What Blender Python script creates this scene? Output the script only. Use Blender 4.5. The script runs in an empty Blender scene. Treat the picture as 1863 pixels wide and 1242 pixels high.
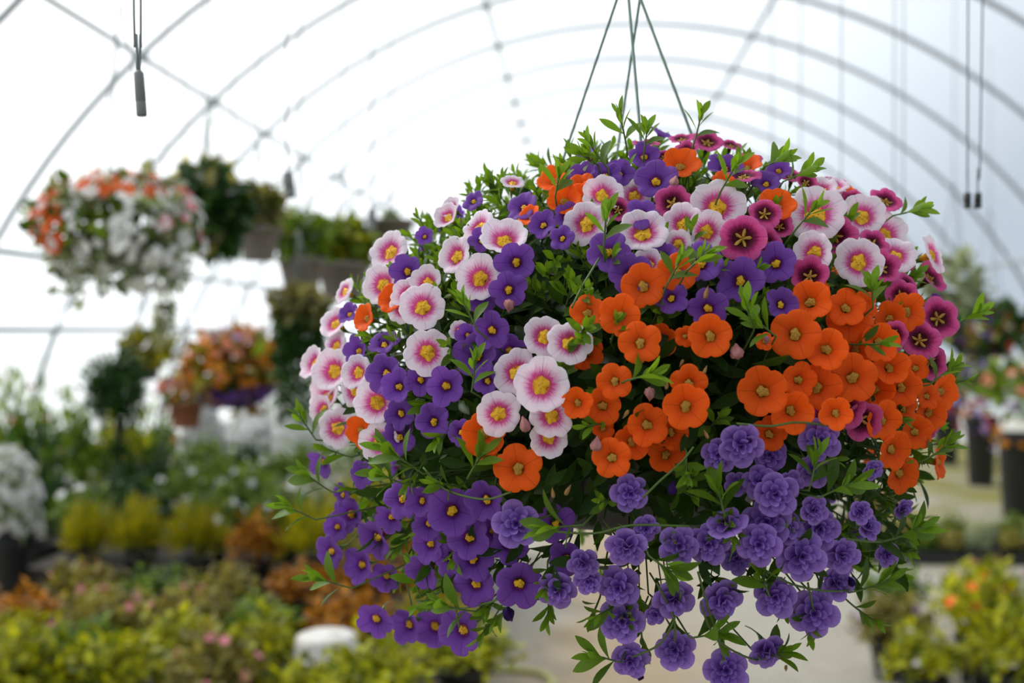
import bpy, math, random
import numpy as np
from mathutils import Vector, Matrix
random.seed(7)
rng = np.random.default_rng(7)
S = bpy.context.scene
COL = S.collection
PI = math.pi

# ------------------------------------------------------------------ camera
F = 2250.0                      # focal length in pixels of a 1863 x 1242 frame
CAM = Vector((0, 0, 1.6))
YAW = math.atan(125.5 / F)      # the tunnel's axis (+Y) meets the picture right of its middle
PITCH = math.atan(21.0 / F)
cd = bpy.data.cameras.new('camera')
cam = bpy.data.objects.new('camera', cd)
COL.objects.link(cam)
cam.location = CAM
cam.rotation_euler = (PI / 2 - PITCH, 0, YAW)
cd.sensor_width = 36
cd.lens = F / 1863 * 36
cd.clip_start = 0.02
cd.dof.use_dof = True
cd.dof.focus_distance = 0.86
cd.dof.aperture_fstop = 4.9
cd.dof.aperture_blades = 9
S.camera = cam
RM = cam.rotation_euler.to_matrix()

def ray(x, y):
    return RM @ Vector(((x - 931.5) / F, -(y - 621.0) / F, -1.0))
def at(x, y, Y):                # photo pixel at world distance Y along the tunnel
    d = ray(x, y)
    return CAM + d * (Y / d.y)

# ------------------------------------------------------------------ sky, sun, exposure
SUN_DIR = Vector((-0.62, 0.38, 0.70)).normalized()
w = bpy.data.worlds.new('sky'); S.world = w; w.use_nodes = True
nt = w.node_tree; nt.nodes.clear()
tc = nt.nodes.new('ShaderNodeTexCoord')
dp = nt.nodes.new('ShaderNodeVectorMath'); dp.operation = 'DOT_PRODUCT'
dp.inputs[1].default_value = SUN_DIR
nt.links.new(tc.outputs['Generated'], dp.inputs[0])
mr = nt.nodes.new('ShaderNodeMapRange'); mr.inputs['From Min'].default_value = -0.6
mr.inputs['From Max'].default_value = 1.0
nt.links.new(dp.outputs['Value'], mr.inputs['Value'])
rp = nt.nodes.new('ShaderNodeValToRGB')
els = rp.color_ramp.elements
els[0].position = 0.0; els[0].color = (0.40, 0.48, 0.60, 1)
els[1].position = 1.0; els[1].color = (2.7, 2.65, 2.6, 1)
for p, c in ((0.30, (0.40, 0.47, 0.57, 1)), (0.52, (0.43, 0.51, 0.61, 1)), (0.64, (0.92, 0.99, 1.07, 1)), (0.76, (1.22, 1.28, 1.34, 1))):
    e = els.new(p); e.color = c
nt.links.new(mr.outputs['Result'], rp.inputs['Fac'])
bg = nt.nodes.new('ShaderNodeBackground'); bg.inputs['Strength'].default_value = 1.0
nt.links.new(rp.outputs['Color'], bg.inputs['Color'])
wo = nt.nodes.new('ShaderNodeOutputWorld'); nt.links.new(bg.outputs[0], wo.inputs['Surface'])

sl = bpy.data.lights.new('sun', 'SUN'); sl.energy = 2.6; sl.angle = math.radians(9); sl.color = (1, .97, .92)
so = bpy.data.objects.new('sun', sl); COL.objects.link(so)
so.rotation_euler = SUN_DIR.to_track_quat('Z', 'Y').to_euler()
so.location = (-6, 4, 9)

S.view_settings.view_transform = 'Standard'
S.view_settings.look = 'None'
S.view_settings.gamma = 1.0
S.view_settings.use_curve_mapping = False
S.view_settings.exposure = 0.10
cy = S.cycles
cy.max_bounces = 7; cy.diffuse_bounces = 3; cy.glossy_bounces = 2; cy.transmission_bounces = 5
cy.transparent_max_bounces = 16; cy.caustics_reflective = False; cy.caustics_refractive = False

# ------------------------------------------------------------------ materials
def new_mat(name):
    m = bpy.data.materials.new(name); m.use_nodes = True
    m.node_tree.nodes.clear()
    return m, m.node_tree.nodes, m.node_tree.links
def nmath(N, L, op, a, b=None, c=None):
    n = N.new('ShaderNodeMath'); n.operation = op
    for i, v in enumerate((a, b, c)):
        if v is None: continue
        if isinstance(v, (int, float)): n.inputs[i].default_value = v
        else: L.new(v, n.inputs[i])
    return n.outputs[0]
def mixc(N, L, fac, a, b, blend='MIX'):
    n = N.new('ShaderNodeMix'); n.data_type = 'RGBA'; n.blend_type = blend
    for k, v in ((0, fac), (6, a), (7, b)):
        if isinstance(v, (int, float)): n.inputs[k].default_value = v
        elif isinstance(v, tuple): n.inputs[k].default_value = (*v[:3], 1)
        else: L.new(v, n.inputs[k])
    return n.outputs[2]
def noise(N, L, scale, detail=3, vec=None):
    t = N.new('ShaderNodeTexNoise'); t.inputs['Scale'].default_value = scale; t.inputs['Detail'].default_value = detail
    if vec is None:
        c = N.new('ShaderNodeTexCoord'); vec = c.outputs['Object']
    L.new(vec, t.inputs['Vector'])
    return t.outputs['Fac']
def attr(N, name):
    a = N.new('ShaderNodeAttribute'); a.attribute_name = name
    return a
def thin_shader(N, L, color, trans, rough=0.5, spec=0.3, tcol=None):
    p = N.new('ShaderNodeBsdfPrincipled'); p.inputs['Roughness'].default_value = rough
    p.inputs['Specular IOR Level'].default_value = spec
    L.new(color, p.inputs['Base Color'])
    t = N.new('ShaderNodeBsdfTranslucent'); L.new(tcol if tcol else color, t.inputs['Color'])
    mx = N.new('ShaderNodeMixShader'); mx.inputs[0].default_value = trans
    L.new(p.outputs[0], mx.inputs[1]); L.new(t.outputs[0], mx.inputs[2])
    o = N.new('ShaderNodeOutputMaterial'); L.new(mx.outputs[0], o.inputs['Surface'])

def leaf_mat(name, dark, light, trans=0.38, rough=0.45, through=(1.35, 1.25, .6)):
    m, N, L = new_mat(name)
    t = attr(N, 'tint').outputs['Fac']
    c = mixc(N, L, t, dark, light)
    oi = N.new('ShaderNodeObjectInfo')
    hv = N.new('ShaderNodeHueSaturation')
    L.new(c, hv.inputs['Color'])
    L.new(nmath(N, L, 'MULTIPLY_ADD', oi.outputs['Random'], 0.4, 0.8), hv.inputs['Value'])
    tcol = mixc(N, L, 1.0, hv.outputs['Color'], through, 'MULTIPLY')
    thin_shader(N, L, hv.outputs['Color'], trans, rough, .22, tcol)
    return m

def petal_mat(name, stops, streak, vein, trans=0.40, variation=.12, inner_noise=0):
    """stops: radial colour of the corolla (0 throat .. 1 rim)."""
    m, N, L = new_mat(name)
    rad = attr(N, 'rad').outputs['Fac']; ang = attr(N, 'ang').outputs['Fac']
    oi = N.new('ShaderNodeObjectInfo')
    cv = N.new('ShaderNodeCombineXYZ')
    L.new(nmath(N, L, 'MULTIPLY', ang, 5.0), cv.inputs[0])
    L.new(nmath(N, L, 'MULTIPLY', rad, 1.5), cv.inputs[1])
    L.new(nmath(N, L, 'MULTIPLY', oi.outputs['Random'], 37.0), cv.inputs[2])
    nz = noise(N, L, 2.2, 3, cv.outputs[0])
    r2 = nmath(N, L, 'ADD', rad, nmath(N, L, 'MULTIPLY', nmath(N, L, 'SUBTRACT', nz, 0.5), streak))
    ramp = N.new('ShaderNodeValToRGB'); E = ramp.color_ramp.elements
    E[0].position = stops[0][0]; E[0].color = (*stops[0][1], 1)
    E[1].position = stops[-1][0]; E[1].color = (*stops[-1][1], 1)
    for p, c in stops[1:-1]:
        e = E.new(p); e.color = (*c, 1)
    L.new(r2, ramp.inputs['Fac'])
    # mid vein of each lobe
    sv = nmath(N, L, 'ABSOLUTE', nmath(N, L, 'SINE', nmath(N, L, 'MULTIPLY', ang, 2.5)))
    vm = N.new('ShaderNodeMapRange'); vm.inputs['From Min'].default_value = 0.0; vm.inputs['From Max'].default_value = 0.09
    vm.inputs['To Min'].default_value = vein; vm.inputs['To Max'].default_value = 0.0
    L.new(nmath(N, L, 'MULTIPLY', sv, rad), vm.inputs['Value'])
    c = mixc(N, L, vm.outputs['Result'], ramp.outputs['Color'], mixc(N, L, 1.0, ramp.outputs['Color'], (.45, .35, .5), 'MULTIPLY'))
    hv = N.new('ShaderNodeHueSaturation'); L.new(c, hv.inputs['Color'])
    L.new(nmath(N, L, 'MULTIPLY_ADD', oi.outputs['Random'], variation * 2, 1 - variation), hv.inputs['Value'])
    thin_shader(N, L, hv.outputs['Color'], trans, .55, .15)
    return m

def plain_mat(name, a, b=None, rough=.6, metal=0, scale=20, spec=.4):
    m, N, L = new_mat(name)
    p = N.new('ShaderNodeBsdfPrincipled'); p.inputs['Roughness'].default_value = rough
    p.inputs['Metallic'].default_value = metal; p.inputs['Specular IOR Level'].default_value = spec
    c = mixc(N, L, noise(N, L, scale, 4), a, b if b else tuple(x * .75 for x in a))
    L.new(c, p.inputs['Base Color'])
    o = N.new('ShaderNodeOutputMaterial'); L.new(p.outputs[0], o.inputs['Surface'])
    return m

M = {}
M['steel'] = plain_mat('galvanised_steel', (.40, .43, .44), (.31, .34, .35), .5, .15, 12)
M['wire'] = plain_mat('green_wire', (.10, .16, .13), (.07, .12, .09), .4, .1, 60)
M['cable'] = plain_mat('grey_cable', (.16, .18, .18), None, .5, 0, 30)
M['dropper'] = plain_mat('grey_plastic', (.17, .18, .17), (.12, .125, .12), .5, 0, 40)
M['black'] = plain_mat('black_plastic', (.012, .013, .014), (.02, .02, .02), .45, 0, 30)
M['taupe'] = plain_mat('taupe_plastic', (.21, .185, .165), (.16, .14, .125), .55, 0, 20)
M['terracotta'] = plain_mat('terracotta', (.36, .13, .06), (.28, .10, .05), .8, 0, 20)
M['soil'] = plain_mat('soil', (.03, .02, .013), (.015, .01, .007), .95, 0, 60)
M['whitewash'] = plain_mat('white_board', (.72, .72, .70), (.60, .60, .57), .7, 0, 6)
M['white_glaze'] = plain_mat('white_glaze', (.66, .64, .61), (.52, .50, .46), .6, 0, 14)
M['wood'] = plain_mat('bench_wood', (.060, .052, .042), (.035, .03, .025), .8, 0, 9)
M['hose'] = plain_mat('hose_green', (.42, .42, .12), (.35, .36, .10), .5, 0, 15)

m, N, L = new_mat('greenhouse_film')          # hazy polythene: part clear, part milky
trn = N.new('ShaderNodeBsdfTransparent'); trn.inputs['Color'].default_value = (.97, .98, .99, 1)
tl = N.new('ShaderNodeBsdfTranslucent'); tl.inputs['Color'].default_value = (.93, .95, .97, 1)
df = N.new('ShaderNodeBsdfDiffuse'); df.inputs['Color'].default_value = (.85, .87, .9, 1)
a1 = N.new('ShaderNodeMixShader'); a1.inputs[0].default_value = .22
L.new(tl.outputs[0], a1.inputs[1]); L.new(df.outputs[0], a1.inputs[2])
a2 = N.new('ShaderNodeMixShader')
hz = N.new('ShaderNodeMapRange'); hz.inputs['To Min'].default_value = .34; hz.inputs['To Max'].default_value = .52
L.new(noise(N, L, .9, 4), hz.inputs['Value']); L.new(hz.outputs[0], a2.inputs[0])
L.new(trn.outputs[0], a2.inputs[1]); L.new(a1.outputs[0], a2.inputs[2])
o = N.new('ShaderNodeOutputMaterial'); L.new(a2.outputs[0], o.inputs['Surface'])
M['film'] = m

m, N, L = new_mat('floor_ground')              # pale concrete, sandy strip, moss towards the right wall
p = N.new('ShaderNodeBsdfPrincipled'); p.inputs['Roughness'].default_value = .9
tcn = N.new('ShaderNodeTexCoord'); sx = N.new('ShaderNodeSeparateXYZ'); L.new(tcn.outputs['Object'], sx.inputs[0])
n1 = noise(N, L, 1.2, 5); n2 = noise(N, L, 9, 5)
conc = mixc(N, L, n2, (.24, .22, .17), (.36, .335, .28))
sand = mixc(N, L, n2, (.25, .175, .09), (.36, .27, .16))
xs = nmath(N, L, 'ADD', sx.outputs[0], nmath(N, L, 'MULTIPLY', nmath(N, L, 'SUBTRACT', n1, .5), 1.1))
dist = nmath(N, L, 'ABSOLUTE', nmath(N, L, 'SUBTRACT', xs, 0.22))
k = N.new('ShaderNodeMapRange'); k.inputs['From Min'].default_value = .18; k.inputs['From Max'].default_value = .58
k.inputs['To Min'].default_value = .8; k.inputs['To Max'].default_value = 0
L.new(dist, k.inputs['Value'])
c = mixc(N, L, k.outputs[0], conc, sand)
moss = mixc(N, L, n2, (.11, .12, .012), (.24, .20, .04))
k2 = N.new('ShaderNodeMapRange'); k2.inputs['From Min'].default_value = .42; k2.inputs['From Max'].default_value = .62
L.new(nmath(N, L, 'ADD', n1, nmath(N, L, 'MULTIPLY', nmath(N, L, 'SUBTRACT', sx.outputs[0], 3.3), .12)), k2.inputs['Value'])
c = mixc(N, L, k2.outputs[0], c, moss)
L.new(c, p.inputs['Base Color'])
o = N.new('ShaderNodeOutputMaterial'); L.new(p.outputs[0], o.inputs['Surface'])
M['floor'] = m
M['outside'] = plain_mat('pale_gravel', (.42, .44, .42), (.34, .36, .33), .9, 0, 1)

YEL = (.80, .50, .02)
FM = {
 'P': petal_mat('violet_petal', [(0, (.50, .16, .02)), (.16, (.35, .08, .05)), (.26, (.085, .012, .16)), (.42, (.15, .045, .33)), (1, (.215, .080, .41))], .14, .65),
 'O': petal_mat('orange_petal', [(0, (.42, .25, .01)), (.18, (.50, .10, .005)), (.34, (.78, .085, .006)), (.6, (.92, .112, .006)), (1, (.96, .130, .008))], .14, .42),
 'W': petal_mat('blush_petal', [(0, (.82, .52, .02)), (.23, (.80, .42, .03)), (.31, (.56, .05, .16)), (.42, (.64, .10, .34)), (.56, (.78, .42, .60)), (.70, (.86, .70, .80)), (1, (.88, .78, .85))], .40, .35),
 'M': petal_mat('magenta_petal', [(0, (.40, .30, .01)), (.14, (.10, .02, .01)), (.36, (.045, .002, .012)), (.55, (.24, .012, .08)), (.72, (.60, .06, .23)), (1, (.66, .12, .34))], .26, .5),
 'D': petal_mat('lilac_petal', [(0, (.04, .012, .12)), (.30, (.12, .045, .30)), (.65, (.25, .125, .50)), (1, (.40, .24, .68))], .12, .5),
}
M['throat_yellow'] = plain_mat('throat_yellow', (.80, .48, .01), (.62, .32, .01), .6, 0, 300)
M['throat_olive'] = plain_mat('throat_olive', (.50, .30, .03), (.30, .13, .02), .6, 0, 300)
M['calyx'] = plain_mat('calyx_green', (.13, .25, .04), (.09, .19, .03), .5, 0, 200)
M['faded'] = plain_mat('faded_petal', (.42, .17, .16), (.26, .10, .10), .7, 0, 150)
M['dry'] = plain_mat('dry_petal', (.33, .17, .05), (.18, .09, .03), .8, 0, 150)
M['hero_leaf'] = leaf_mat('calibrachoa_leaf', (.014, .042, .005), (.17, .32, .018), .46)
M['stem'] = plain_mat('stem_green', (.07, .12, .018), (.05, .09, .014), .5, 0, 100)
M['bark'] = plain_mat('plant_stem_brown', (.09, .075, .04), (.05, .045, .025), .8, 0, 60)
LM = {
 'green': leaf_mat('leaf_green', (.018, .05, .004), (.21, .32, .022)),
 'dark': leaf_mat('leaf_dark', (.005, .018, .003), (.03, .095, .008), .25),
 'lime': leaf_mat('leaf_lime', (.06, .09, .003), (.50, .50, .012)),
 'yellow': leaf_mat('leaf_yellow_green', (.08, .12, .002), (.52, .44, .004)),
 'bronze': leaf_mat('leaf_bronze', (.10, .04, .004), (.50, .21, .012)),
 'olive': leaf_mat('leaf_olive', (.07, .06, .005), (.42, .38, .09)),
 'silver': leaf_mat('leaf_silver', (.12, .15, .08), (.42, .46, .32)),
 'tan': leaf_mat('leaf_tan', (.10, .10, .03), (.38, .36, .14)),
}
def bloom_mat(name, c, trans=.35):
    return leaf_mat(name, tuple(x * .92 for x in c), c, trans, .6, (1, 1, 1))
BM = {
 'white': bloom_mat('bloom_white', (.92, .92, .90), .45), 'orange': bloom_mat('bloom_orange', (.85, .16, .03)),
 'pink': bloom_mat('bloom_pink', (.80, .28, .34)), 'purple': bloom_mat('bloom_purple', (.20, .09, .42)),
 'coral': bloom_mat('bloom_coral', (.82, .32, .20)), 'red': bloom_mat('bloom_red', (.50, .05, .03)),
 'amber': bloom_mat('bloom_amber', (.75, .30, .03)), 'mauve': bloom_mat('bloom_mauve', (.42, .28, .55)),
}

# ------------------------------------------------------------------ helpers
def link(name, data, parent=None, mat=None):
    o = bpy.data.objects.new(name, data); COL.objects.link(o)
    if parent is not None: o.parent = parent
    if mat is not None and data is not None and not data.materials: data.materials.append(mat)
    return o
def empty(name, loc=(0, 0, 0)):
    o = bpy.data.objects.new(name, None); COL.objects.link(o); o.location = loc
    o.empty_display_size = .05
    return o
def tag(o, label=None, cat=None, group=None, kind=None):
    for k_, v in (('label', label), ('category', cat), ('group', group), ('kind', kind)):
        if v: o[k_] = v
    return o
def mesh(name, V, Fc, smooth=True, attrs=None):
    me = bpy.data.meshes.new(name)
    me.from_pydata([tuple(v) for v in V], [], [tuple(f) for f in Fc])
    if attrs:
        for k_, vals in attrs.items():
            a = me.attributes.new(k_, 'FLOAT', 'POINT')
            a.data.foreach_set('value', np.asarray(vals, dtype=np.float32))
    if smooth: me.polygons.foreach_set('use_smooth', np.ones(len(me.polygons), dtype=bool))
    me.update()
    return me
def lathe(prof, n=24, cap=True):
    V, Fc = [], []
    for r, z in prof:
        for i in range(n):
            a = 2 * PI * i / n; V.append((r * math.cos(a), r * math.sin(a), z))
    for j in range(len(prof) - 1):
        for i in range(n):
            k_ = (i + 1) % n
            Fc.append((j * n + i, j * n + k_, (j + 1) * n + k_, (j + 1) * n + i))
    if cap:
        Fc.append(tuple(range(n))[::-1])
        Fc.append(tuple((len(prof) - 1) * n + i for i in range(n)))
    return V, Fc
def tube(pts, r, n=6, V=None, Fc=None):
    V = [] if V is None else V; Fc = [] if Fc is None else Fc
    pts = [Vector(p) for p in pts]; b0 = len(V)
    up = Vector((.31, .17, .93))
    for i, p in enumerate(pts):
        t = (pts[min(i + 1, len(pts) - 1)] - pts[max(i - 1, 0)]).normalized()
        s = t.cross(up)
        if s.length < .2: s = t.cross(Vector((1, 0, 0)))
        s.normalize(); u = s.cross(t)
        rr = r[i] if isinstance(r, (list, tuple)) else r
        for k_ in range(n):
            a = 2 * PI * k_ / n; V.append(p + (s * math.cos(a) + u * math.sin(a)) * rr)
    for i in range(len(pts) - 1):
        for k_ in range(n):
            j = (k_ + 1) % n
            Fc.append((b0 + i * n + k_, b0 + (i + 1) * n + k_, b0 + (i + 1) * n + j, b0 + i * n + j))
    Fc.append(tuple(b0 + k_ for k_ in range(n)))
    Fc.append(tuple(b0 + (len(pts) - 1) * n + k_ for k_ in range(n))[::-1])
    return V, Fc
def box(x0, y0, z0, x1, y1, z1, V=None, Fc=None):
    V = [] if V is None else V; Fc = [] if Fc is None else Fc
    b = len(V)
    V += [(x0, y0, z0), (x1, y0, z0), (x1, y1, z0), (x0, y1, z0), (x0, y0, z1), (x1, y0, z1), (x1, y1, z1), (x0, y1, z1)]
    Fc += [tuple(b + i for i in f) for f in ((3, 2, 1, 0), (4, 5, 6, 7), (0, 1, 5, 4), (1, 2, 6, 5), (2, 3, 7, 6), (3, 0, 4, 7))]
    return V, Fc
def spline(pts, n=8):
    """Catmull-Rom through the points."""
    P = [Vector(p) for p in pts]; P = [P[0] * 2 - P[1]] + P + [P[-1] * 2 - P[-2]]
    out = []
    for i in range(1, len(P) - 2):
        for k_ in range(n):
            t = k_ / n
            a, b, c, d = P[i - 1], P[i], P[i + 1], P[i + 2]
            out.append(.5 * ((2 * b) + (c - a) * t + (2 * a - 5 * b + 4 * c - d) * t * t + (3 * b - a - 3 * c + d) * t ** 3))
    out.append(P[-2]); return out
def frame(n, roll=0.0):
    """3x3 with z along n, rolled."""
    n = Vector(n).normalized()
    a = Vector((0, 0, 1)) if abs(n.z) < .9 else Vector((0, 1, 0))
    x = a.cross(n).normalized(); y = n.cross(x)
    c, s = math.cos(roll), math.sin(roll)
    X = x * c + y * s; Y = y * c - x * s
    return Matrix((X, Y, n)).transposed()
def scatter(name, TV, TF, mats, tints):
    """One mesh of many copies of a small template (numpy). mats: (k,4,4)."""
    TV = np.asarray(TV, dtype=np.float64); k_ = len(mats); n = len(TV)
    mats = np.asarray(mats)
    V = np.einsum('kij,nj->kni', mats[:, :3, :3], TV) + mats[:, None, :3, 3]
    V = V.reshape(-1, 3)
    loops, starts, tot = [], [], 0
    cnt = [len(f) for f in TF]; flat = np.concatenate([np.asarray(f) for f in TF])
    allv = (flat[None, :] + (np.arange(k_) * n)[:, None]).reshape(-1)
    cnt = np.tile(np.asarray(cnt), k_)
    st = np.concatenate(([0], np.cumsum(cnt)[:-1]))
    me = bpy.data.meshes.new(name)
    me.vertices.add(len(V)); me.loops.add(len(allv)); me.polygons.add(len(cnt))
    me.vertices.foreach_set('co', V.astype(np.float32).ravel())
    me.loops.foreach_set('vertex_index', allv.astype(np.int32))
    me.polygons.foreach_set('loop_start', st.astype(np.int32))
    me.polygons.foreach_set('use_smooth', np.ones(len(cnt), dtype=bool))
    me.update(calc_edges=True)
    a = me.attributes.new('tint', 'FLOAT', 'POINT')
    a.data.foreach_set('value', np.repeat(np.asarray(tints, dtype=np.float32), n))
    me.validate()
    return me
def mat4(R, s, p):
    A = np.eye(4); A[:3, :3] = np.asarray(R) * s if np.isscalar(s) else np.asarray(R) @ np.diag(s); A[:3, 3] = p
    return A

# ------------------------------------------------------------------ the tunnel
CX, CZ, R0 = 0.546, -0.286, 4.89              # axis and radius of the hoops
HOOPS = [7.62 + 1.535 * i for i in range(-8, 17)]
Y0, Y1 = HOOPS[0] - .4, HOOPS[-1] + .4
th0 = math.asin(-CZ / R0)                     # where the arc meets the ground
def arc(a, r=R0): return (CX - r * math.cos(a), CZ + r * math.sin(a))
def film_mesh(a0, a1, n, r):
    V, Fc = [], []
    ys = np.linspace(Y0, Y1, 40)
    for yv in ys:
        for i in range(n + 1):
            x, z = arc(a0 + (a1 - a0) * i / n, r); V.append((x, yv, z))
    for j in range(len(ys) - 1):
        for i in range(n):
            b = j * (n + 1) + i; Fc.append((b, b + n + 1, b + n + 2, b + 1))
    return mesh('film', V, Fc)
RF = R0 + .035
hip = math.asin((2.1 - CZ) / RF)
tg = math.asin(-CZ / RF)
wl = link('wall_left', film_mesh(tg, hip, 8, RF), None, M['film']); tag(wl, kind='structure')
ceiling = link('ceiling', film_mesh(hip, PI - hip, 40, RF), None, M['film']); tag(ceiling, kind='structure')
wr = link('wall_right', film_mesh(PI - hip, PI - tg, 8, RF), None, M['film']); tag(wr, kind='structure')
for nm, yv in (('wall_back', Y1), ('wall_front', Y0)):
    V = [(CX, yv, 0)] + [(*arc(tg + (PI - 2 * tg) * i / 40, RF),) for i in range(41)]
    V = [V[0]] + [(v[0], yv, v[1]) for v in V[1:]]
    wb = link(nm, mesh('film_end', V, [(0, i, i + 1) for i in range(1, 41)]), None, M['film']); tag(wb, kind='structure')
    for fx in (-2.2, -.5, 1.6, 3.3):
        hgt = CZ + math.sqrt(R0 ** 2 - (fx - CX) ** 2)
        V, Fc = box(fx - .04, yv - .05, 0, fx + .04, yv + .0, hgt)
        link('end_post', mesh('end_post', V, Fc, False), wb, M['steel'])
fl = link('floor', mesh('floor', [(CX - 5.2, Y0 - .2, 0), (CX + 5.2, Y0 - .2, 0), (CX + 5.2, Y1 + .2, 0), (CX - 5.2, Y1 + .2, 0)], [(0, 1, 2, 3)], False), None, M['floor'])
tag(fl, kind='structure')
V, Fc = [], []
for (a, b, c, d) in ((-60, -60, CX - 5.2, 80), (CX + 5.2, -60, 60, 80), (CX - 5.2, -60, CX + 5.2, Y0 - .2), (CX - 5.2, Y1 + .2, CX + 5.2, 80)):
    i = len(V); V += [(a, b, -.02), (c, b, -.02), (c, d, -.02), (a, d, -.02)]; Fc.append((i, i + 1, i + 2, i + 3))
gr = link('ground_outside', mesh('ground', V, Fc, False), None, M['outside']); tag(gr, kind='structure')

hv = [(*arc(th0 + (PI - 2 * th0) * i / 72),) for i in range(73)]
V, Fc = tube([(x, 0, z) for x, z in hv], .023, 8)
hoop_me = mesh('hoop', V, Fc); hoop_me.materials.append(M['steel'])
for yv in HOOPS:
    h = link('hoop', hoop_me, ceiling); h.location = (0, yv, 0)
ca, cb = lathe([(.0, -.035), (.028, -.035), (.031, -.02), (.031, .02), (.028, .035), (.0, .035)], 8, False)
clamp_me = mesh('pipe_clamp', ca, cb, False); clamp_me.materials.append(M['steel'])
for (px, pz) in ((-2.73, 3.30), (-.806, 4.37), (1.647, 4.44)):
    aa = math.atan2(pz - CZ, CX - px)
    x, z = arc(aa, R0 - .045)
    V, Fc = tube([(x, yy, z) for yy in np.linspace(Y0, Y1, 30)], .020, 8)
    link('purlin', mesh('purlin', V, Fc), ceiling, M['steel'])
    for yv in HOOPS:
        if yv < 3: continue
        c_ = link('pipe_clamp', clamp_me, ceiling); c_.location = (arc(aa, R0 - .02)[0], yv, arc(aa, R0 - .02)[1])
        c_.rotation_euler = (0, PI / 2 - aa, 0)
for wall, z, sgn in ((wl, 2.10, -1), (wl, 1.60, -1), (wr, 2.33, 1)):
    x = CX + sgn * (math.sqrt(R0 ** 2 - (z - CZ) ** 2) - .04)
    V, Fc = tube([(x, yy, z) for yy in np.linspace(Y0, Y1, 30)], .024, 8)
    link('side_rail', mesh('side_rail', V, Fc), wall, M['steel'])
for wall, sgn in ((wl, -1), (wr, 1)):
    xw = CX + sgn * 4.74
    for i in range(16):
        y0 = -4 + i * 2.3
        V, Fc = box(min(xw, xw + sgn * .04), y0, .02, max(xw, xw + sgn * .04), y0 + 2.28, .52)
        link('base_board', mesh('base_board', V, Fc, False), wall, M['whitewash'])

# ------------------------------------------------------------------ small shared shapes
def leaf_template(nl=6, width=.16, fold=.05, curl=.16, tip=.62):
    V, Fc = [], []
    for i in range(nl + 1):
        t = i / nl
        wd = width * (math.sin(PI * min(1, t ** tip)) ** .8) if 0 < i < nl else .012
        zc = -curl * t * t + .10 * t
        V += [(-wd, t, zc + fold * wd / width), (0, t, zc), (wd, t, zc + fold * wd / width)]
    for i in range(nl):
        b = i * 3
        Fc += [(b, b + 1, b + 4, b + 3), (b + 1, b + 2, b + 5, b + 4)]
    return V, Fc
LEAF_V, LEAF_F = leaf_template(6, .165, .05, .18, 1.35)
LEAF_LOW = leaf_template(3, .26, .08, .25)
LEAF_THIN = leaf_template(2, .05, .01, .1)
def blossom_template():
    V = [(0, 0, -.16)]; Fc = []
    for k_ in range(15):
        a = 2 * PI * k_ / 15
        r = .5 if k_ % 3 else .36
        V.append((r * math.cos(a), r * math.sin(a), .03 * math.sin(2 * a)))
    for k_ in range(15): Fc.append((0, 1 + k_, 1 + (k_ + 1) % 15))
    return V, Fc
BLOOM = blossom_template()

def leaf_R(direction, nrm, roll=0):
    """leaf: +Y along direction, +Z near nrm."""
    d = Vector(direction).normalized(); z = Vector(nrm)
    z = z - d * z.dot(d)
    if z.length < 1e-3: z = d.orthogonal()
    z.normalize(); x = d.cross(z)
    if roll:
        c, s = math.cos(roll), math.sin(roll); x, z = x * c + z * s, z * c - x * s
    return Matrix((x, d, z)).transposed()
def rdir():
    v = Vector((random.gauss(0, 1), random.gauss(0, 1), random.gauss(0, 1)))
    return v.normalized()

# ------------------------------------------------------------------ hero flowers
def smooth(a, b, x):
    t = max(0, min(1, (x - a) / (b - a))); return t * t * (3 - 2 * t)
def corolla(seed, notch=.15, ruffle=.022, cup=0.0, na=40, scallop=0.0, tubelen=1.0):
    R_ = random.Random(seed)
    prof = [(.040, -.52 * tubelen), (.055, -.42 * tubelen), (.080, -.28 * tubelen), (.105, -.17), (.140, -.115), (.20, -.075), (.28, -.042), (.36, -.016), (.43, -.003), (.475, -.004), (.5, -.016)]
    ph = [R_.uniform(0, 6.28) for _ in range(4)]; am = [R_.uniform(.4, 1) for _ in range(4)]
    lob = [R_.uniform(.93, 1.05) for _ in range(5)]
    V, Fc, rad, ang = [], [], [], []
    for r, z in prof:
        wgt = smooth(.12, .5, r)
        for i in range(na):
            a = 2 * PI * i / na
            li = int(round(a / (2 * PI / 5))) % 5
            cs = abs(math.cos(2.5 * a))
            nt_ = 1 - cs ** .55
            rr = r * (1 - wgt * notch * nt_) * (1 + wgt * (lob[li] - 1) * cs) * (1 + wgt * .02 * math.sin(a + ph[3]))
            rr *= 1 - wgt * scallop * (.5 + .5 * math.cos(10 * a))
            zz = z + wgt * (ruffle * (am[0] * math.sin(3 * a + ph[0]) + am[1] * math.sin(5 * a + ph[1]) + .5 * am[2] * math.sin(7 * a + ph[2])))
            dl = (a / (2 * PI / 5) - round(a / (2 * PI / 5))) * (2 * PI / 5)
            zz -= wgt * .028 * math.exp(-(dl / .09) ** 2)
            zz += wgt * .030 * cs * cs
            zz += cup * wgt * r
            V.append((rr * math.cos(a), rr * math.sin(a), zz)); rad.append(r * 2); ang.append(a)
    n = na
    for j in range(len(prof) - 1):
        for i in range(n):
            k_ = (i + 1) % n
            Fc.append((j * n + i, j * n + k_, (j + 1) * n + k_, (j + 1) * n + i))
    return V, Fc, rad, ang
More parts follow.
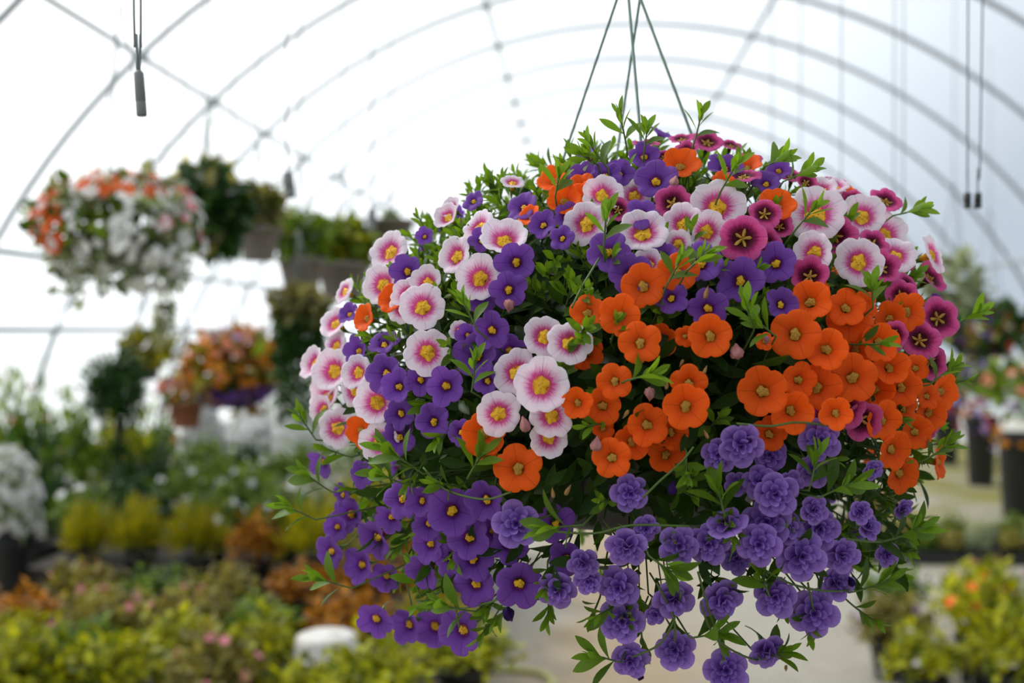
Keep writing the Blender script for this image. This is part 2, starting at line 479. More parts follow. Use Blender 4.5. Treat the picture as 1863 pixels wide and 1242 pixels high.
def whorl(seed, rmax, nl, z0, cup, rot, notch=.3, ruffle=.04):
    """an inner ring of petals of a double flower"""
    R_ = random.Random(seed); V, Fc, rad, ang = [], [], [], []
    na = nl * 8; prof = [.06, .3, .55, .8, 1.0]
    ph = [R_.uniform(0, 6.28) for _ in range(3)]
    for t in prof:
        for i in range(na):
            a = 2 * PI * i / na
            cs = abs(math.cos(nl / 2 * a)); r = rmax * t * (1 - t * notch * (1 - cs ** .5))
            z = z0 + cup * t * t * rmax + t * ruffle * (math.sin(3 * a + ph[0]) + math.sin(4 * a + ph[1]))
            z -= .03 * t * math.exp(-((a * nl / (2 * PI) - round(a * nl / (2 * PI))) / .15) ** 2)
            V.append((r * math.cos(a + rot), r * math.sin(a + rot), z)); rad.append(.02 + .93 * t); ang.append(a)
    for j in range(len(prof) - 1):
        for i in range(na):
            k_ = (i + 1) % na
            Fc.append((j * na + i, j * na + k_, (j + 1) * na + k_, (j + 1) * na + i))
    return V, Fc, rad, ang
def to_mesh(name, parts, mat):
    V, Fc, rad, ang = [], [], [], []
    for v, f, r, a in parts:
        b = len(V); V += v; Fc += [tuple(i + b for i in q) for q in f]; rad += r; ang += a
    me = mesh(name, V, Fc, True, {'rad': rad, 'ang': ang}); me.materials.append(mat); return me
COR, INNER = {}, {}
for key, nm, no, ru, sc in (('P', 'violet_corolla', .215, .028, 0), ('O', 'orange_corolla', .18, .022, 0), ('W', 'blush_corolla', .11, .018, .045), ('M', 'magenta_corolla', .15, .028, 0)):
    COR[key] = [to_mesh(nm, [corolla(hash((ord(key), q)) % 9999, no, ru, cu, 40, sc)], FM[key]) for q, cu in enumerate((-.05, .06, .16, -.12))]
COR['D'] = [to_mesh('lilac_outer_petals', [corolla(50 + q, .22, .03, -.1 + .08 * q, 40)], FM['D']) for q in range(3)]
INNER['D'] = [to_mesh('lilac_inner_petals', [whorl(60 + q, .36, 5, .0, .22, .63, .34), whorl(70 + q, .23, 5, .035, .55, .1, .42, .06), whorl(80 + q, .12, 3, .07, 1.3, .4, .45, .05)], FM['D']) for q in range(3)]
def throat_mesh(name, r, star, mat, dome=.05):
    V, Fc = [(0, 0, -.115 + dome)], []
    n = 30
    for ring, zf in ((.5, -.115 + dome * .7), (1.0, -.13)):
        for i in range(n):
            a = 2 * PI * i / n
            rr = r * ring * (1 + star * math.cos(5 * a) + .14 * math.sin(2 * a + 1.0) + .08 * math.sin(3 * a))
            zz = zf + (smooth(.10, .30, rr) * .10 if rr > .1 else 0) + .008 * math.sin(7 * a)
            V.append((rr * math.cos(a), rr * math.sin(a), zz))
    for i in range(n):
        k_ = (i + 1) % n
        Fc.append((0, 1 + i, 1 + k_)); Fc.append((1 + i, 1 + n + i, 1 + n + k_, 1 + k_))
    b = len(V)                                        # stamens
    for q in range(4):
        a = q * 1.6 + .4
        tube([(0.02 * math.cos(a), .02 * math.sin(a), -.11), (.045 * math.cos(a), .045 * math.sin(a), -.05)], [.012, .017], 5, V, Fc)
    me = mesh(name, V, Fc); me.materials.append(mat); return me
THR = {'P': throat_mesh('throat', .092, .10, M['throat_yellow']), 'O': throat_mesh('throat', .105, .10, M['throat_olive']),
       'W': throat_mesh('throat', .145, .14, M['throat_yellow'], .05), 'M': throat_mesh('throat', .115, .75, M['throat_olive'], .02)}
def calyx_mesh():
    V, Fc = tube([(0, 0, -.40), (0, 0, -.52), (.01, 0, -.60), (.03, .02, -.72), (.02, .10, -.95), (-.02, .22, -1.2)], [.058, .062, .040, .018, .016, .014], 7)
    for q in range(5):
        a = 2 * PI * q / 5 + .3
        for s in (0,):
            ca_, sa_ = math.cos(a), math.sin(a); tx, ty = -sa_, ca_; b = len(V)
            for t, wd in ((0, .022), (.5, .035), (1, .006)):
                rr = .055 + .07 * t; z = -.50 + .20 * t
                V.append(Vector((ca_ * rr + tx * wd, sa_ * rr + ty * wd, z))); V.append(Vector((ca_ * rr - tx * wd, sa_ * rr - ty * wd, z)))
            Fc += [(b, b + 1, b + 3, b + 2), (b + 2, b + 3, b + 5, b + 4)]
    me = mesh('calyx', V, Fc); me.materials.append(M['calyx']); return me
CALYX = calyx_mesh()
def faded_mesh():
    R_ = random.Random(5); V, Fc = [], []
    n = 15
    for j, (r, z) in enumerate(((.06, -.5), (.12, -.35), (.26, -.15), (.36, .1), (.30, .3), (.16, .38))):
        for i in range(n):
            a = 2 * PI * i / n
            rr = r * (1 + .30 * math.cos(5 * a + j * .3) * (j > 1)); V.append((rr * math.cos(a), rr * math.sin(a), z + R_.uniform(-.03, .03)))
    for j in range(5):
        for i in range(n):
            k_ = (i + 1) % n; Fc.append((j * n + i, j * n + k_, (j + 1) * n + k_, (j + 1) * n + i))
    Fc.append(tuple(5 * n + i for i in range(n)))
    return mesh('faded_bloom', V, Fc)
FADED = faded_mesh(); FADED.materials.append(M['faded'])
DRY = FADED.copy(); DRY.materials.clear(); DRY.materials.append(M['dry'])
BUDP = FADED.copy(); BUDP.materials.clear(); BUDP.materials.append(FM['D'])

# ------------------------------------------------------------------ the big hanging basket
BC = at(1155, 700, 1.05)                       # middle of the flower ball
AX, AY, AUP, ADN = .256, .250, .208, .262
def dome_point(x, y, push=0.0):
    d = ray(x, y).normalized(); o_ = CAM - BC
    def q(az):
        e = Vector((o_.x / AX, o_.y / AY, o_.z / az)); g = Vector((d.x / AX, d.y / AY, d.z / az))
        return e, g
    az = AUP if (CAM + d * 1.05).z > BC.z else ADN
    for _ in range(2):
        e, g = q(az); A = g.dot(g); B = e.dot(g); C_ = e.dot(e) - 1; disc = B * B - A * C_
        t = (-B - math.sqrt(disc)) / A if disc > 0 else -B / A
        p_ = CAM + d * t
        az = AUP if p_.z > BC.z else ADN
    rel = p_ - BC
    n = Vector((rel.x / AX ** 2, rel.y / AY ** 2, rel.z / az ** 2)).normalized()
    # ease the rim: near the outline keep points from running round the back
    return CAM + d * (t + push), n, t + push

basket = empty('hanging_basket', BC + Vector((0, 0, -.10)))
tag(basket, 'big round hanging basket of mixed orange, violet, lilac, magenta and blush pink trumpet flowers', 'hanging basket')
INV = Matrix.Translation(-basket.location)
NAMES = {'P': ('violet_flower', 'violet trumpet flower with a yellow throat'), 'O': ('orange_flower', 'orange trumpet flower with five rounded lobes'),
         'W': ('blush_flower', 'pale pink flower with magenta ring and yellow eye'), 'M': ('magenta_flower', 'magenta flower with a dark eye and yellow star'),
         'D': ('lilac_double_flower', 'lilac double flower with ruffled inner petals')}
def flower(kind, p, n, size, roll=None, face_cam=True):
    o = link(NAMES[kind][0], random.choice(COR[kind]), basket)
    o['label'] = NAMES[kind][1]
    R = frame(n, random.uniform(0, 6.28) if roll is None else roll).to_4x4()
    mw = Matrix.Translation(p) @ R @ Matrix.Scale(size, 4)
    o.matrix_local = INV @ mw
    if kind == 'D': link('inner_petals', random.choice(INNER['D']), o)
    else: link('throat', THR[kind], o)
    link('calyx', CALYX, o)
    return o
# kind: x, y, diameter in photo pixels [, facing right, facing up [, push back in metres]]
FL = {}
FL['P'] = """859 364 36;949 374 56 -.5 .5;877 435 44;938 476 64;875 534 62 0 -.1;926 528 60 .1 -.1;738 493 54;772 429 30;984 407 38;1064 278 46 -.6 .75;1204 242 40 .5 .8;1060 319 48 -.2 .6;1102 316 52 0 .6;1128 313 48 .2 .5;1173 281 50 0 .5;1192 325 68 -.1 .45;1167 386 54;986 407 48;1032 393 46 .4 .4;1021 432 42;1106 455 70 -.1 .3;1320 301 58 .1 .7;1395 330 48 .1 .7;1418 307 40 .2 .6;1206 464 46;1276 476 70;1146 496 70;1412 478 64 0 .2;1346 510 74 0 .1;1288 562 64 0 0;1221 540 54;1424 552 54;1708 549 32;697 621 54 -.3 .75;648 638 48;633 569 38;697 679 66;723 702 54;764 691 50;865 647 72;810 702 62;894 601 60;885 691 50;926 638 58 0 0 .02;726 752 52;723 795 60;787 766 58;836 786 44;584 844 50;656 862 46;633 936 58;597 1005 56;726 908 64;680 982 70;653 1028 56;822 930 78 .05 0;881 911 68;778 956 52;778 991 60;851 979 70;819 1017 58;859 1020 66;769 1040 60;862 1066 70;945 1065 76;681 1130 60;739 1139 58;787 1142 64;836 1150 76;897 965 56 0 0 .02;926 991 62 0 0 .02;708 944 50;619 901 40;764 912 50;1012 952 64 0 0 .03;1030 1016 56 0 0 .03;700 1050 50;610 960 44;850 610 40"""
FL['O'] = """962 391 40 -.6 .5;711 542 50;1005 325 52 -.5 .6;1238 297 60 .05 .65;1025 362 54 -.3 .5;1056 336 48;1064 351 52 0 .6;1415 371 60 .1 .6;1359 300 48 0 .75;1318 326 38;1234 493 66 .1 .2;1170 519 72 0 .15;1067 567 58 -.2 .1;1127 573 68 0 .05;1164 623 68 0 .05;1204 620 54 0 0 .03;1292 611 70 0 .05;1247 612 34;1067 641 60 0 0 .03;1117 694 58;1253 698 60 0 -.05;1248 740 74 0 -.1;1096 740 62;1050 734 50;1179 773 68;1221 786 58 0 0 .025;1150 804 60 0 0 .012;1111 833 64;1212 827 60 0 0 .03;1098 781 36;1388 712 80 0 0;1441 748 66;1400 789 56 0 0 .015;1552 348 28;1476 526 58 0 .3 .01;1473 547 68 0 .25;1540 558 60 .2 .3;1546 578 72 .1 .1 .012;1575 555 46;1621 578 50;1655 567 60;1447 607 78 0 .1;1504 634 66 .1 .05;1557 636 60 0 0 .02;1602 622 60 .45 .1;1621 668 56;1553 687 76 .1 -.1;1456 692 58;1488 705 74 .1 -.05 .01;1592 708 62 0 0 .02;1643 705 60;1670 670 44;1720 713 60;1647 742 52;1695 751 56;1610 765 62;1669 786 54;1628 820 62;1643 864 60;1715 841 54 .85 -.1;1521 751 50 0 0 -.012;662 578 48;653 787 56;880 789 72 0 0;885 827 36;942 852 78 0 0;1392 620 30;1050 650 40 0 0 .03;1580 690 50 0 0 .03;1690 720 40"""
FL['W'] = """933 329 42 .1 .8;820 377 40 -.6 .4;812 393 50 -.6 .4;868 409 64 -.5 .55;917 432 82 -.1 .6;827 464 68 -.55 .3;872 505 80 -.1 .25;706 455 74 -.55 .35;693 516 72 -.5 .35;775 513 60 -.4 .35;768 556 80 -.1 .4;740 533 56;623 528 50 -.7 .4;1096 352 70 .05 .5;1154 354 62 0 .3 .02;1306 374 92 .05 .4;1243 406 74 -.1 .35 .01;1286 420 70 .1 .2 .012;1169 420 86 0 .5;1066 406 78 -.2 .3 .01;1233 443 48 0 -.2;1180 478 54;1494 341 54 0 .8;1485 387 98 0 .4;1569 391 76 .1 .5;1479 458 70 -.45 .1;1563 475 80 .1 .2;1616 422 72 .55 .4;1630 462 72 .2 .5;1703 460 64 .75 .3;1037 621 78 0 .35;989 612 72 -.1 .1 .01;985 700 94 0 .1;940 676 82 -.1 .15 .012;1003 757 74 0 -.05;998 798 66 0 -.2 .01;907 752 76 0 0;777 641 80 -.1 .15;606 586 56 -.6 .35;607 627 52 -.6 .3;568 659 58 -.75 .3;604 673 74 -.5 .2;648 676 60 -.5 .3;592 720 60 -.6 .2;639 714 54;684 731 76 -.3 .15;611 778 70 -.5 .05;691 804 70 -.3 0;836 601 36;730 560 54 -.4 .3;590 700 56 -.6 .2;585 745 50 -.7 .1;1520 335 44 .1 .8"""
FL['M'] = """1176 259 46 0 .9;1208 284 34 0 .7;1288 255 52 .1 .75;1224 367 64 0 .45;1124 380 44;1351 432 78 .05 .2;1398 441 56 .5 .3;1352 316 58 0 .88;1369 285 36 .2 .8;1392 386 56;1468 330 38;1514 338 48 .1 .8;1553 362 50 0 .6;1614 362 54 .3 .75;1520 425 70 0 .4 .008;1607 486 56 .3 .3;1697 503 58;1473 500 62 0 .45 .01;1711 578 68 .35 .2;1676 616 66 .3 .3;1630 610 50;1653 517 46;1642 538 56 .4 .3;1697 658 60;1694 771 44;1537 742 70 .1 0;1569 765 66 .35 -.2;1500 760 50;1240 250 40 0 .9;1330 262 36 .2 .85;1440 318 40 .2 .8;1590 440 50 .3 .5;1650 470 44;1250 270 40 0 .8;1420 410 44"""
FL['D'] = """1348 810 70;1308 827 56 -.1 -.1 .012;1400 827 54 0 0 .015;1146 897 62;1492 800 66;1479 855 56;1383 876 56 0 0 .01;1411 899 70 .1 -.1;1589 855 34;1401 829 50 0 0 .02;1482 928 46;1395 949 76 0 0 .01;1381 989 68;1458 1011 78;1491 961 66;1432 961 50;1531 1011 58;1615 1008 40;1581 958 42 .6 0;1643 926 34;1523 1060 54;1411 1085 66 0 -.3;1481 1115 74 0 -.1;1397 1186 60;1566 931 38;939 953 74 0 0;1140 996 66;1236 993 64;1289 990 66;1320 950 66 -.3 .8;1340 1016 50 0 0 .02;1061 1025 50;1070 1057 44;1014 1074 64;1125 1068 68;1132 1129 72 0 -.25;1227 1090 68;1315 1092 70;1228 1182 64 0 -.2;1146 1202 60;1321 1219 70 0 -.1;1192 1118 34;1175 961 44;1300 960 40 0 0 .02;1340 880 40 0 0 .03;1440 880 44"""
seq = []
for kd, s in FL.items():
    for e in s.split(';'):
        v = [float(t) for t in e.split()]
        seq.append((kd, v))
placed = []
for kd, v in seq:
    x, y, dpx = v[:3]
    push = v[5] if len(v) > 5 else 0.0
    p_, n, t = dome_point(x, y, 0)
    toc = (CAM - p_).normalized()
    if len(v) > 4:
        fx, fy = v[3], v[4]; fz = math.sqrt(max(.04, 1 - fx * fx - fy * fy))
        right = RM @ Vector((1, 0, 0)); up = RM @ Vector((0, 1, 0))
        fac = right * fx + up * fy + toc * fz
        fac = fac + rdir() * .10
    else:
        fac = n * .62 + toc * .55 + rdir() * .28
        if fac.dot(toc) < .25: fac = fac + toc * .4
    p_ = p_ - (CAM - p_).normalized() * (push + random.uniform(-.004, .006) - (dpx - 60) * .00010)
    size = dpx * t / F * (1.14 if kd in 'WM' else 1.20)
    placed.append([kd, p_, fac.normalized(), size, toc])
# overlapping flowers slide apart in depth: the smaller one goes behind
for it_ in range(14):
    for i in range(len(placed)):
        for j in range(i + 1, len(placed)):
            A, B = placed[i], placed[j]
            v = A[1] - B[1]
            if v.length > .43 * (A[3] + B[3]): continue
            g = v.dot(A[4]); lim = .0055 + .12 * min(A[3], B[3]) * (1 + 1.5 * (1 - A[2].dot(B[2])))
            if abs(g) > lim: continue
            f_, k_ = (A, B) if (g > .002 or (abs(g) <= .002 and A[3] >= B[3])) else (B, A)
            dlt = (lim - abs(g)) * .5
            f_[1] = f_[1] + f_[4] * dlt * .35; k_[1] = k_[1] - k_[4] * dlt * .65
            m_ = (A[2] + B[2]) * .5
            A[2] = (A[2] * .97 + m_ * .03).normalized(); B[2] = (B[2] * .97 + m_ * .03).normalized()
for kd, p_, fac, size, toc in placed: flower(kd, p_, fac, size)
# flowers just round the sides, seen only by stepping aside
for i in range(34):
    a = random.choice((-1, 1)) * random.uniform(1.75, 2.3); el = random.uniform(-.7, .9)
    d = Vector((math.sin(a) * math.cos(el), -math.cos(a) * math.cos(el), math.sin(el)))
    az = AUP if d.z > 0 else ADN
    p_ = BC + Vector((d.x * AX, d.y * AY, d.z * az)) * .97
    kd = ('D' if el < -.35 else random.choice('OMO')) if d.x > 0 else ('P' if el < 0 else random.choice('WPW'))
    flower(kd, p_, d + rdir() * .3, random.uniform(.022, .029))
# faded blooms and buds
for x, y, dpx, me in ((1182, 717, 30, FADED), (1340, 639, 34, FADED), (1085, 808, 30, FADED), (1395, 618, 18, FADED), (955, 772, 32, FADED), (926, 1118, 34, BUDP), (1224, 888, 28, BUDP), (1246, 1045, 24, BUDP),
                      (1006, 897, 20, DRY), (1033, 892, 22, DRY), (1213, 700, 18, DRY), (1139, 753, 20, DRY), (1283, 673, 18, DRY), (1285, 533, 24, DRY), (1240, 660, 16, DRY), (1285, 790, 18, DRY), (926, 556, 28, FADED), (1227, 330, 24, FADED), (1165, 1232, 18, BUDP), (1430, 1215, 16, DRY), (1549, 1058, 20, BUDP), (1362, 797, 20, BUDP)):
    p_, n, t = dome_point(x, y, -.004)
    o = link('wilted_bloom', me, basket); o['label'] = 'shrivelled or still closed bloom'
    fac = Vector((random.uniform(-.4, .4), -.5, random.choice((-1, -.6, .6))))
    o.matrix_local = INV @ (Matrix.Translation(p_) @ frame(fac, random.uniform(0, 6)).to_4x4() @ Matrix.Diagonal((*( (.5, .42, 1.25) if me is DRY else (.95, .8, 1.05)), 1)) @ Matrix.Scale(dpx * t / F, 4))

# shoots ------------------------------------------------------------
def shoot(base, d, length, nleaf, nrm, leaf=.022):
    """stem points + leaf placements (matrix, tint)"""
    d = Vector(d).normalized(); nrm = Vector(nrm)
    pts, lv = [], []
    bend = rdir() * .25 + Vector((0, 0, .2))
    for i in range(6):
        t = i / 5; pts.append(base + d * length * t + bend * length * .3 * t * t)
    for i in range(nleaf):
        t = .25 + .75 * (i / max(1, nleaf - 1)) ** .8
        f_ = t * 5; j = min(4, int(f_)); p_ = pts[j].lerp(pts[j + 1], f_ - j)
        ax = (pts[j + 1] - pts[j]).normalized()
        side = ax.orthogonal().normalized(); side.rotate(Matrix.Rotation(i * 2.4 + random.uniform(-.3, .3), 3, ax))
        spread = 1.1 - .85 * t
        ld = ax * (1 - spread * .55) + side * spread * .9
        sz = leaf * (1.15 - .5 * t) * random.uniform(.85, 1.2)
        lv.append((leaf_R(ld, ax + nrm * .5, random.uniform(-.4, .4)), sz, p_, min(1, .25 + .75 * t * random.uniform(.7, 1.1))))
    return pts, lv
LEAFS = []
for q in range(4):
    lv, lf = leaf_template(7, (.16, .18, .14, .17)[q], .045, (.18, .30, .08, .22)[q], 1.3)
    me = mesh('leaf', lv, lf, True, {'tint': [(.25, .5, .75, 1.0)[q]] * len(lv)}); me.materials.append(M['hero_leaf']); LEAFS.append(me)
HERO = """1140 268 100 62;1172 272 80 40;1262 262 72 62;1105 305 130 60;1088 300 150 40;1010 358 80 45;1098 452 85 75;1310 350 60 62;1452 412 50 50;1425 330 20 60;1625 392 10 55;1392 302 20 42;868 600 115 62;858 712 80 64;770 862 145 100;735 880 160 60;850 870 60 60;605 895 150 72;575 800 125 56;575 945 155 66;640 1070 165 74;765 1085 110 66;866 1112 175 84;1212 520 60 60;1250 492 40 45;1372 600 110 54;1412 612 140 50;1588 560 90 42;1735 590 20 52;1690 700 35 60;1675 840 25 62;1472 892 75 66;1490 905 25 74;1610 985 15 76;1545 1078 12 78;1400 1085 110 52;1318 940 100 58;1130 1205 165 60;1255 1160 5 64;1140 692 15 52;1060 955 185 80;1385 1200 20 50;1180 1010 -40 60"""
shoots_n = 0
fol_m, fol_t = [], []
stemV, stemF = [], []
for e in HERO.split(';'):
    x, y, an, ln = [float(t) for t in e.split()]
    p_, n, t = dome_point(x, y, -.012)
    right = RM @ Vector((1, 0, 0)); up = RM @ Vector((0, 1, 0)); a = math.radians(an)
    d = right * math.cos(a) + up * math.sin(a) + (CAM - p_).normalized() * random.uniform(.05, .35)
    pts, lv = shoot(p_, d, ln * t / F * .85, 7, (CAM - p_).normalized(), .026 if y > 850 else .021)
    pts = [p_ - d * .018 - n * .06] + pts
    for R, sz, pp, tint in lv[3:]: fol_m.append(mat4(R @ Matrix.Rotation(2.1, 3, 'Y'), sz * .62, pp + rdir() * .002)); fol_t.append(1.0)
    V, Fc = tube(pts, [.0007] * 5 + [.0006, .0005], 5)
    sh = link('leafy_shoot', mesh('leafy_shoot', V, Fc), basket, M['stem'])
    sh.location = -basket.location
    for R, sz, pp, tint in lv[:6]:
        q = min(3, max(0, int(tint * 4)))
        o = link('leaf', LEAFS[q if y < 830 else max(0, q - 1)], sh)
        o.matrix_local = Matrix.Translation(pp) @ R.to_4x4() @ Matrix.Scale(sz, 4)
# filler shoots over the ball
for i in range(470):
    u = random.uniform(-.72, 1); a = random.uniform(0, 2 * PI)
    if random.random() < .55: a = -PI / 2 + random.gauss(0, .9)
    c = math.sqrt(1 - u * u); d = Vector((c * math.cos(a), c * math.sin(a), u))
    az = AUP if u > 0 else ADN
    if -.55 < u < .25 and d.y < -.3 and random.random() < .6: continue
    k_ = random.uniform(.80, .97) - .10 * max(0, u)
    p_ = BC + Vector((d.x * AX, d.y * AY, d.z * az)) * k_
    dd = d + rdir() * .6 + Vector((0, 0, .35 if u > 0 else .0))
    pts, lv = shoot(p_, dd, random.uniform(.016, .028), random.randint(6, 9), d, random.uniform(.014, .020))
    tube([p_ - d * .05] + pts, [.0007] * 7, 4, stemV, stemF)
    for R, sz, pp, tint in lv:
        fol_m.append(mat4(R, sz, pp)); fol_t.append(tint)
for i in range(240):
    u = random.uniform(.35, 1); a = random.uniform(0, 2 * PI)
    c = math.sqrt(1 - u * u); d = Vector((c * math.cos(a), c * math.sin(a), u))
    p_ = BC + Vector((d.x * AX, d.y * AY, d.z * AUP)) * random.uniform(.78, .90)
    pts, lv = shoot(p_, d + rdir() * .8, random.uniform(.012, .022), 8, d, random.uniform(.013, .018))
    for R, sz, pp, tint in lv: fol_m.append(mat4(R, sz, pp)); fol_t.append(min(1, tint * 1.15))  # crown leaves tinted lighter, painting in the light that glows through them
fo = link('foliage', scatter('foliage', LEAF_V, LEAF_F, fol_m, fol_t), basket, M['hero_leaf']); tag(fo, kind='stuff'); fo.location = -basket.location
fs = link('stems', mesh('stems', stemV, stemF), basket, M['stem']); tag(fs, kind='stuff'); fs.location = -basket.location
# mature inner leaves, tint darkened further to paint shade inside the ball
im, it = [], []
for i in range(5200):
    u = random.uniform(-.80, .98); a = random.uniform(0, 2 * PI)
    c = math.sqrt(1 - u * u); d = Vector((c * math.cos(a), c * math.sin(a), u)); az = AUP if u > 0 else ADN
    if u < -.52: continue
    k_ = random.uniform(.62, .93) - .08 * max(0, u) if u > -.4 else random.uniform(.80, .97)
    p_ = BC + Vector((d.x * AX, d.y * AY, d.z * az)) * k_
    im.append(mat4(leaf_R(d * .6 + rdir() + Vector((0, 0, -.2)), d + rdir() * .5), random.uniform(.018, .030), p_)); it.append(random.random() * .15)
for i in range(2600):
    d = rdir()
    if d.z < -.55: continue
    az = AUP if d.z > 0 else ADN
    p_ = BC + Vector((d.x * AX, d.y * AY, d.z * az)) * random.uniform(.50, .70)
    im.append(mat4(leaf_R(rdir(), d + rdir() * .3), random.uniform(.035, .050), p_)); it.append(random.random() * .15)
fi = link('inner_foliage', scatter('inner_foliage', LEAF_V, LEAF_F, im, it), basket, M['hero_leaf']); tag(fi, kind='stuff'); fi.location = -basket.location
# trailing stems that show
for s in ("1240 1075;1225 1130;1208 1162;1190 1178;1150 1195", "1275 1095;1290 1140;1315 1172;1375 1200;1425 1192", "1262 812;1240 840;1200 875;1170 905",
          "985 965;1080 970;1150 955;1255 957", "1380 1030;1440 1062;1510 1075;1570 1070", "1540 980;1600 985;1650 972", "760 1095;820 1108;880 1098;920 1085", "1340 770;1400 775;1450 768;1520 775",
          "770 850;810 890;880 908;930 895", "1090 470;1060 520;1040 560", "1195 1060;1225 1120;1228 1165", "1270 1040;1290 1110;1318 1200", "820 1060;830 1110;836 1140", "740 1060;750 1110;740 1130", "1470 1060;1476 1090;1480 1110"):
    pts = []
    for q in s.split(';'):
        x, y = [float(t) for t in q.split()]; pts.append(dome_point(x, y, -.006)[0])
    V, Fc = tube(spline(pts, 5), .0008, 5)
    o = link('trailing_stem', mesh('trailing_stem', V, Fc), basket, M['stem']); o.location = -basket.location
    for e in range(2):                      # a few long leaves on it
        pp = random.choice(pts[1:])
# pot, soil and hanger
PZ = BC.z - .005
V, Fc = lathe([(.0, -.105), (.09, -.105), (.095, -.10), (.118, 0), (.124, 0), (.124, .012), (.112, .012), (.108, -.01), (.0, -.012)], 36, False)
po = link('pot', mesh('pot', V, Fc), basket, M['black']); po.location = Vector((BC.x, BC.y, PZ)) - basket.location
V, Fc = lathe([(.0, .0), (.05, .004), (.108, -.004)], 24, False)
so_ = link('soil', mesh('soil', V, Fc), basket, M['soil']); so_.location = Vector((BC.x, BC.y, PZ - .004)) - basket.location
hookp = at(1143, -62, BC.y)
ends = [at(933, 560, BC.y), at(1377, 560, BC.y), at(1180, 420, BC.y - .11), at(1102, 420, BC.y + .115)]
tops = [at(1141, -56, BC.y), at(1145, -56, BC.y), at(1139, -56, BC.y - .004), at(1172, -56, BC.y + .004)]
rim = [Vector((BC.x - .122, BC.y, PZ + .01)), Vector((BC.x + .122, BC.y, PZ + .01)), Vector((BC.x + .0, BC.y - .122, PZ + .01)), Vector((BC.x - .02, BC.y + .12, PZ + .01))]
for e, t_, r_ in zip(ends, tops, rim):
    V, Fc = tube([t_, e, r_], .0013, 6)
    o = link('hanger_wire', mesh('hanger_wire', V, Fc), basket, M['wire']); o.location = -basket.location
hk = [hookp + Vector((0.022 * math.cos(a) , 0, .022 * math.sin(a) + .03)) for a in np.linspace(-PI / 2, PI * 1.1, 16)]
V, Fc = tube([hookp + Vector((0, 0, -.004)) + Vector((.012, 0, 0))] + hk, .002, 6)
o = link('hook', mesh('hook', V, Fc), basket, M['wire']); o.location = -basket.location
V, Fc = tube([hookp + Vector((0, 0, .052)), Vector((hookp.x, hookp.y, 4.5))], .0015, 6)
o = link('hanging_cable', mesh('hanging_cable', V, Fc), basket, M['cable']); o.location = -basket.location

# ------------------------------------------------------------------ irrigation droppers
def roof_z(x): return CZ + math.sqrt(R0 ** 2 - (x - CX) ** 2) - .03
def dropper(x, y_top, y_bot, Y, wpx, tubes, label, mat='dropper', lean=0.0, drop_end=True, dx=0):
    top = at(x, y_top, Y); bot = at(x + lean, y_bot, Y)
    o = empty('irrigation_dropper', bot); tag(o, label, 'dropper')
    r = wpx / 2 * Y / F
    ax = (top - bot); ln = ax.length
    R = ax.to_track_quat('Z', 'Y').to_matrix().to_4x4()
    V, Fc = lathe([(.0, 0), (r * .9, 0), (r, ln * .03), (r, ln * .30), (r * .92, ln * .31), (r * 1.02, ln * .33), (r * .96, ln * .93), (r * .55, ln), (.0, ln)], 14, False)
    b = link('weight', mesh('weight', V, Fc), o, M[mat]); b.matrix_local = R
    for i in range(tubes):
        off = (i - (tubes - 1) / 2)
        zt = roof_z(top.x)
        P = [top + Vector((off * r * .4, 0, -.002)), top + Vector((off * r * .7, 0, .03)), top + Vector((off * r * 1.5 + dx * .3, 0, .12)), Vector((top.x + off * r * 2 + dx, top.y, top.z + (zt - top.z) * .4)), Vector((top.x + off * r * 2 + dx, top.y, zt))]
        V, Fc = tube(spline(P, 5), max(.0011, r * .17), 6)
        t_ = link('tube', mesh('tube', V, Fc), o, M['cable']); t_.location = -bot
    return o
dropper(252, 128, 211, 1.02, 19, 2, 'grey irrigation dropper with two tubes hanging above the white and orange basket', lean=6, dx=-.004)
dropper(523, 312, 360, 2.1, 20, 1, 'grey irrigation dropper on one thin line above the taupe pots', lean=5, dx=-.004)
dropper(677, 378, 420, 3.4, 16, 1, 'small pale grey irrigation dropper beside the lone high taupe pot')
dropper(1760, 350, 379, 1.55, 13, 1, 'black weighted drip line, left one of the pair by the right film wall', 'black')
dropper(1779, 350, 379, 1.55, 13, 1, 'black weighted drip line, right one of the pair by the right film wall', 'black', dx=.012)
for i, (x, Y) in enumerate(((1530, 2.6), (1626, 3.0), (1643, 3.0), (1456, 3.8), (1404, 5.0))):
    dropper(x, 455, 485, Y, 11, 1, ('drip line descending behind the basket, %s from the wall' % ['third', 'second', 'first', 'fourth', 'fifth'][i]), 'black')

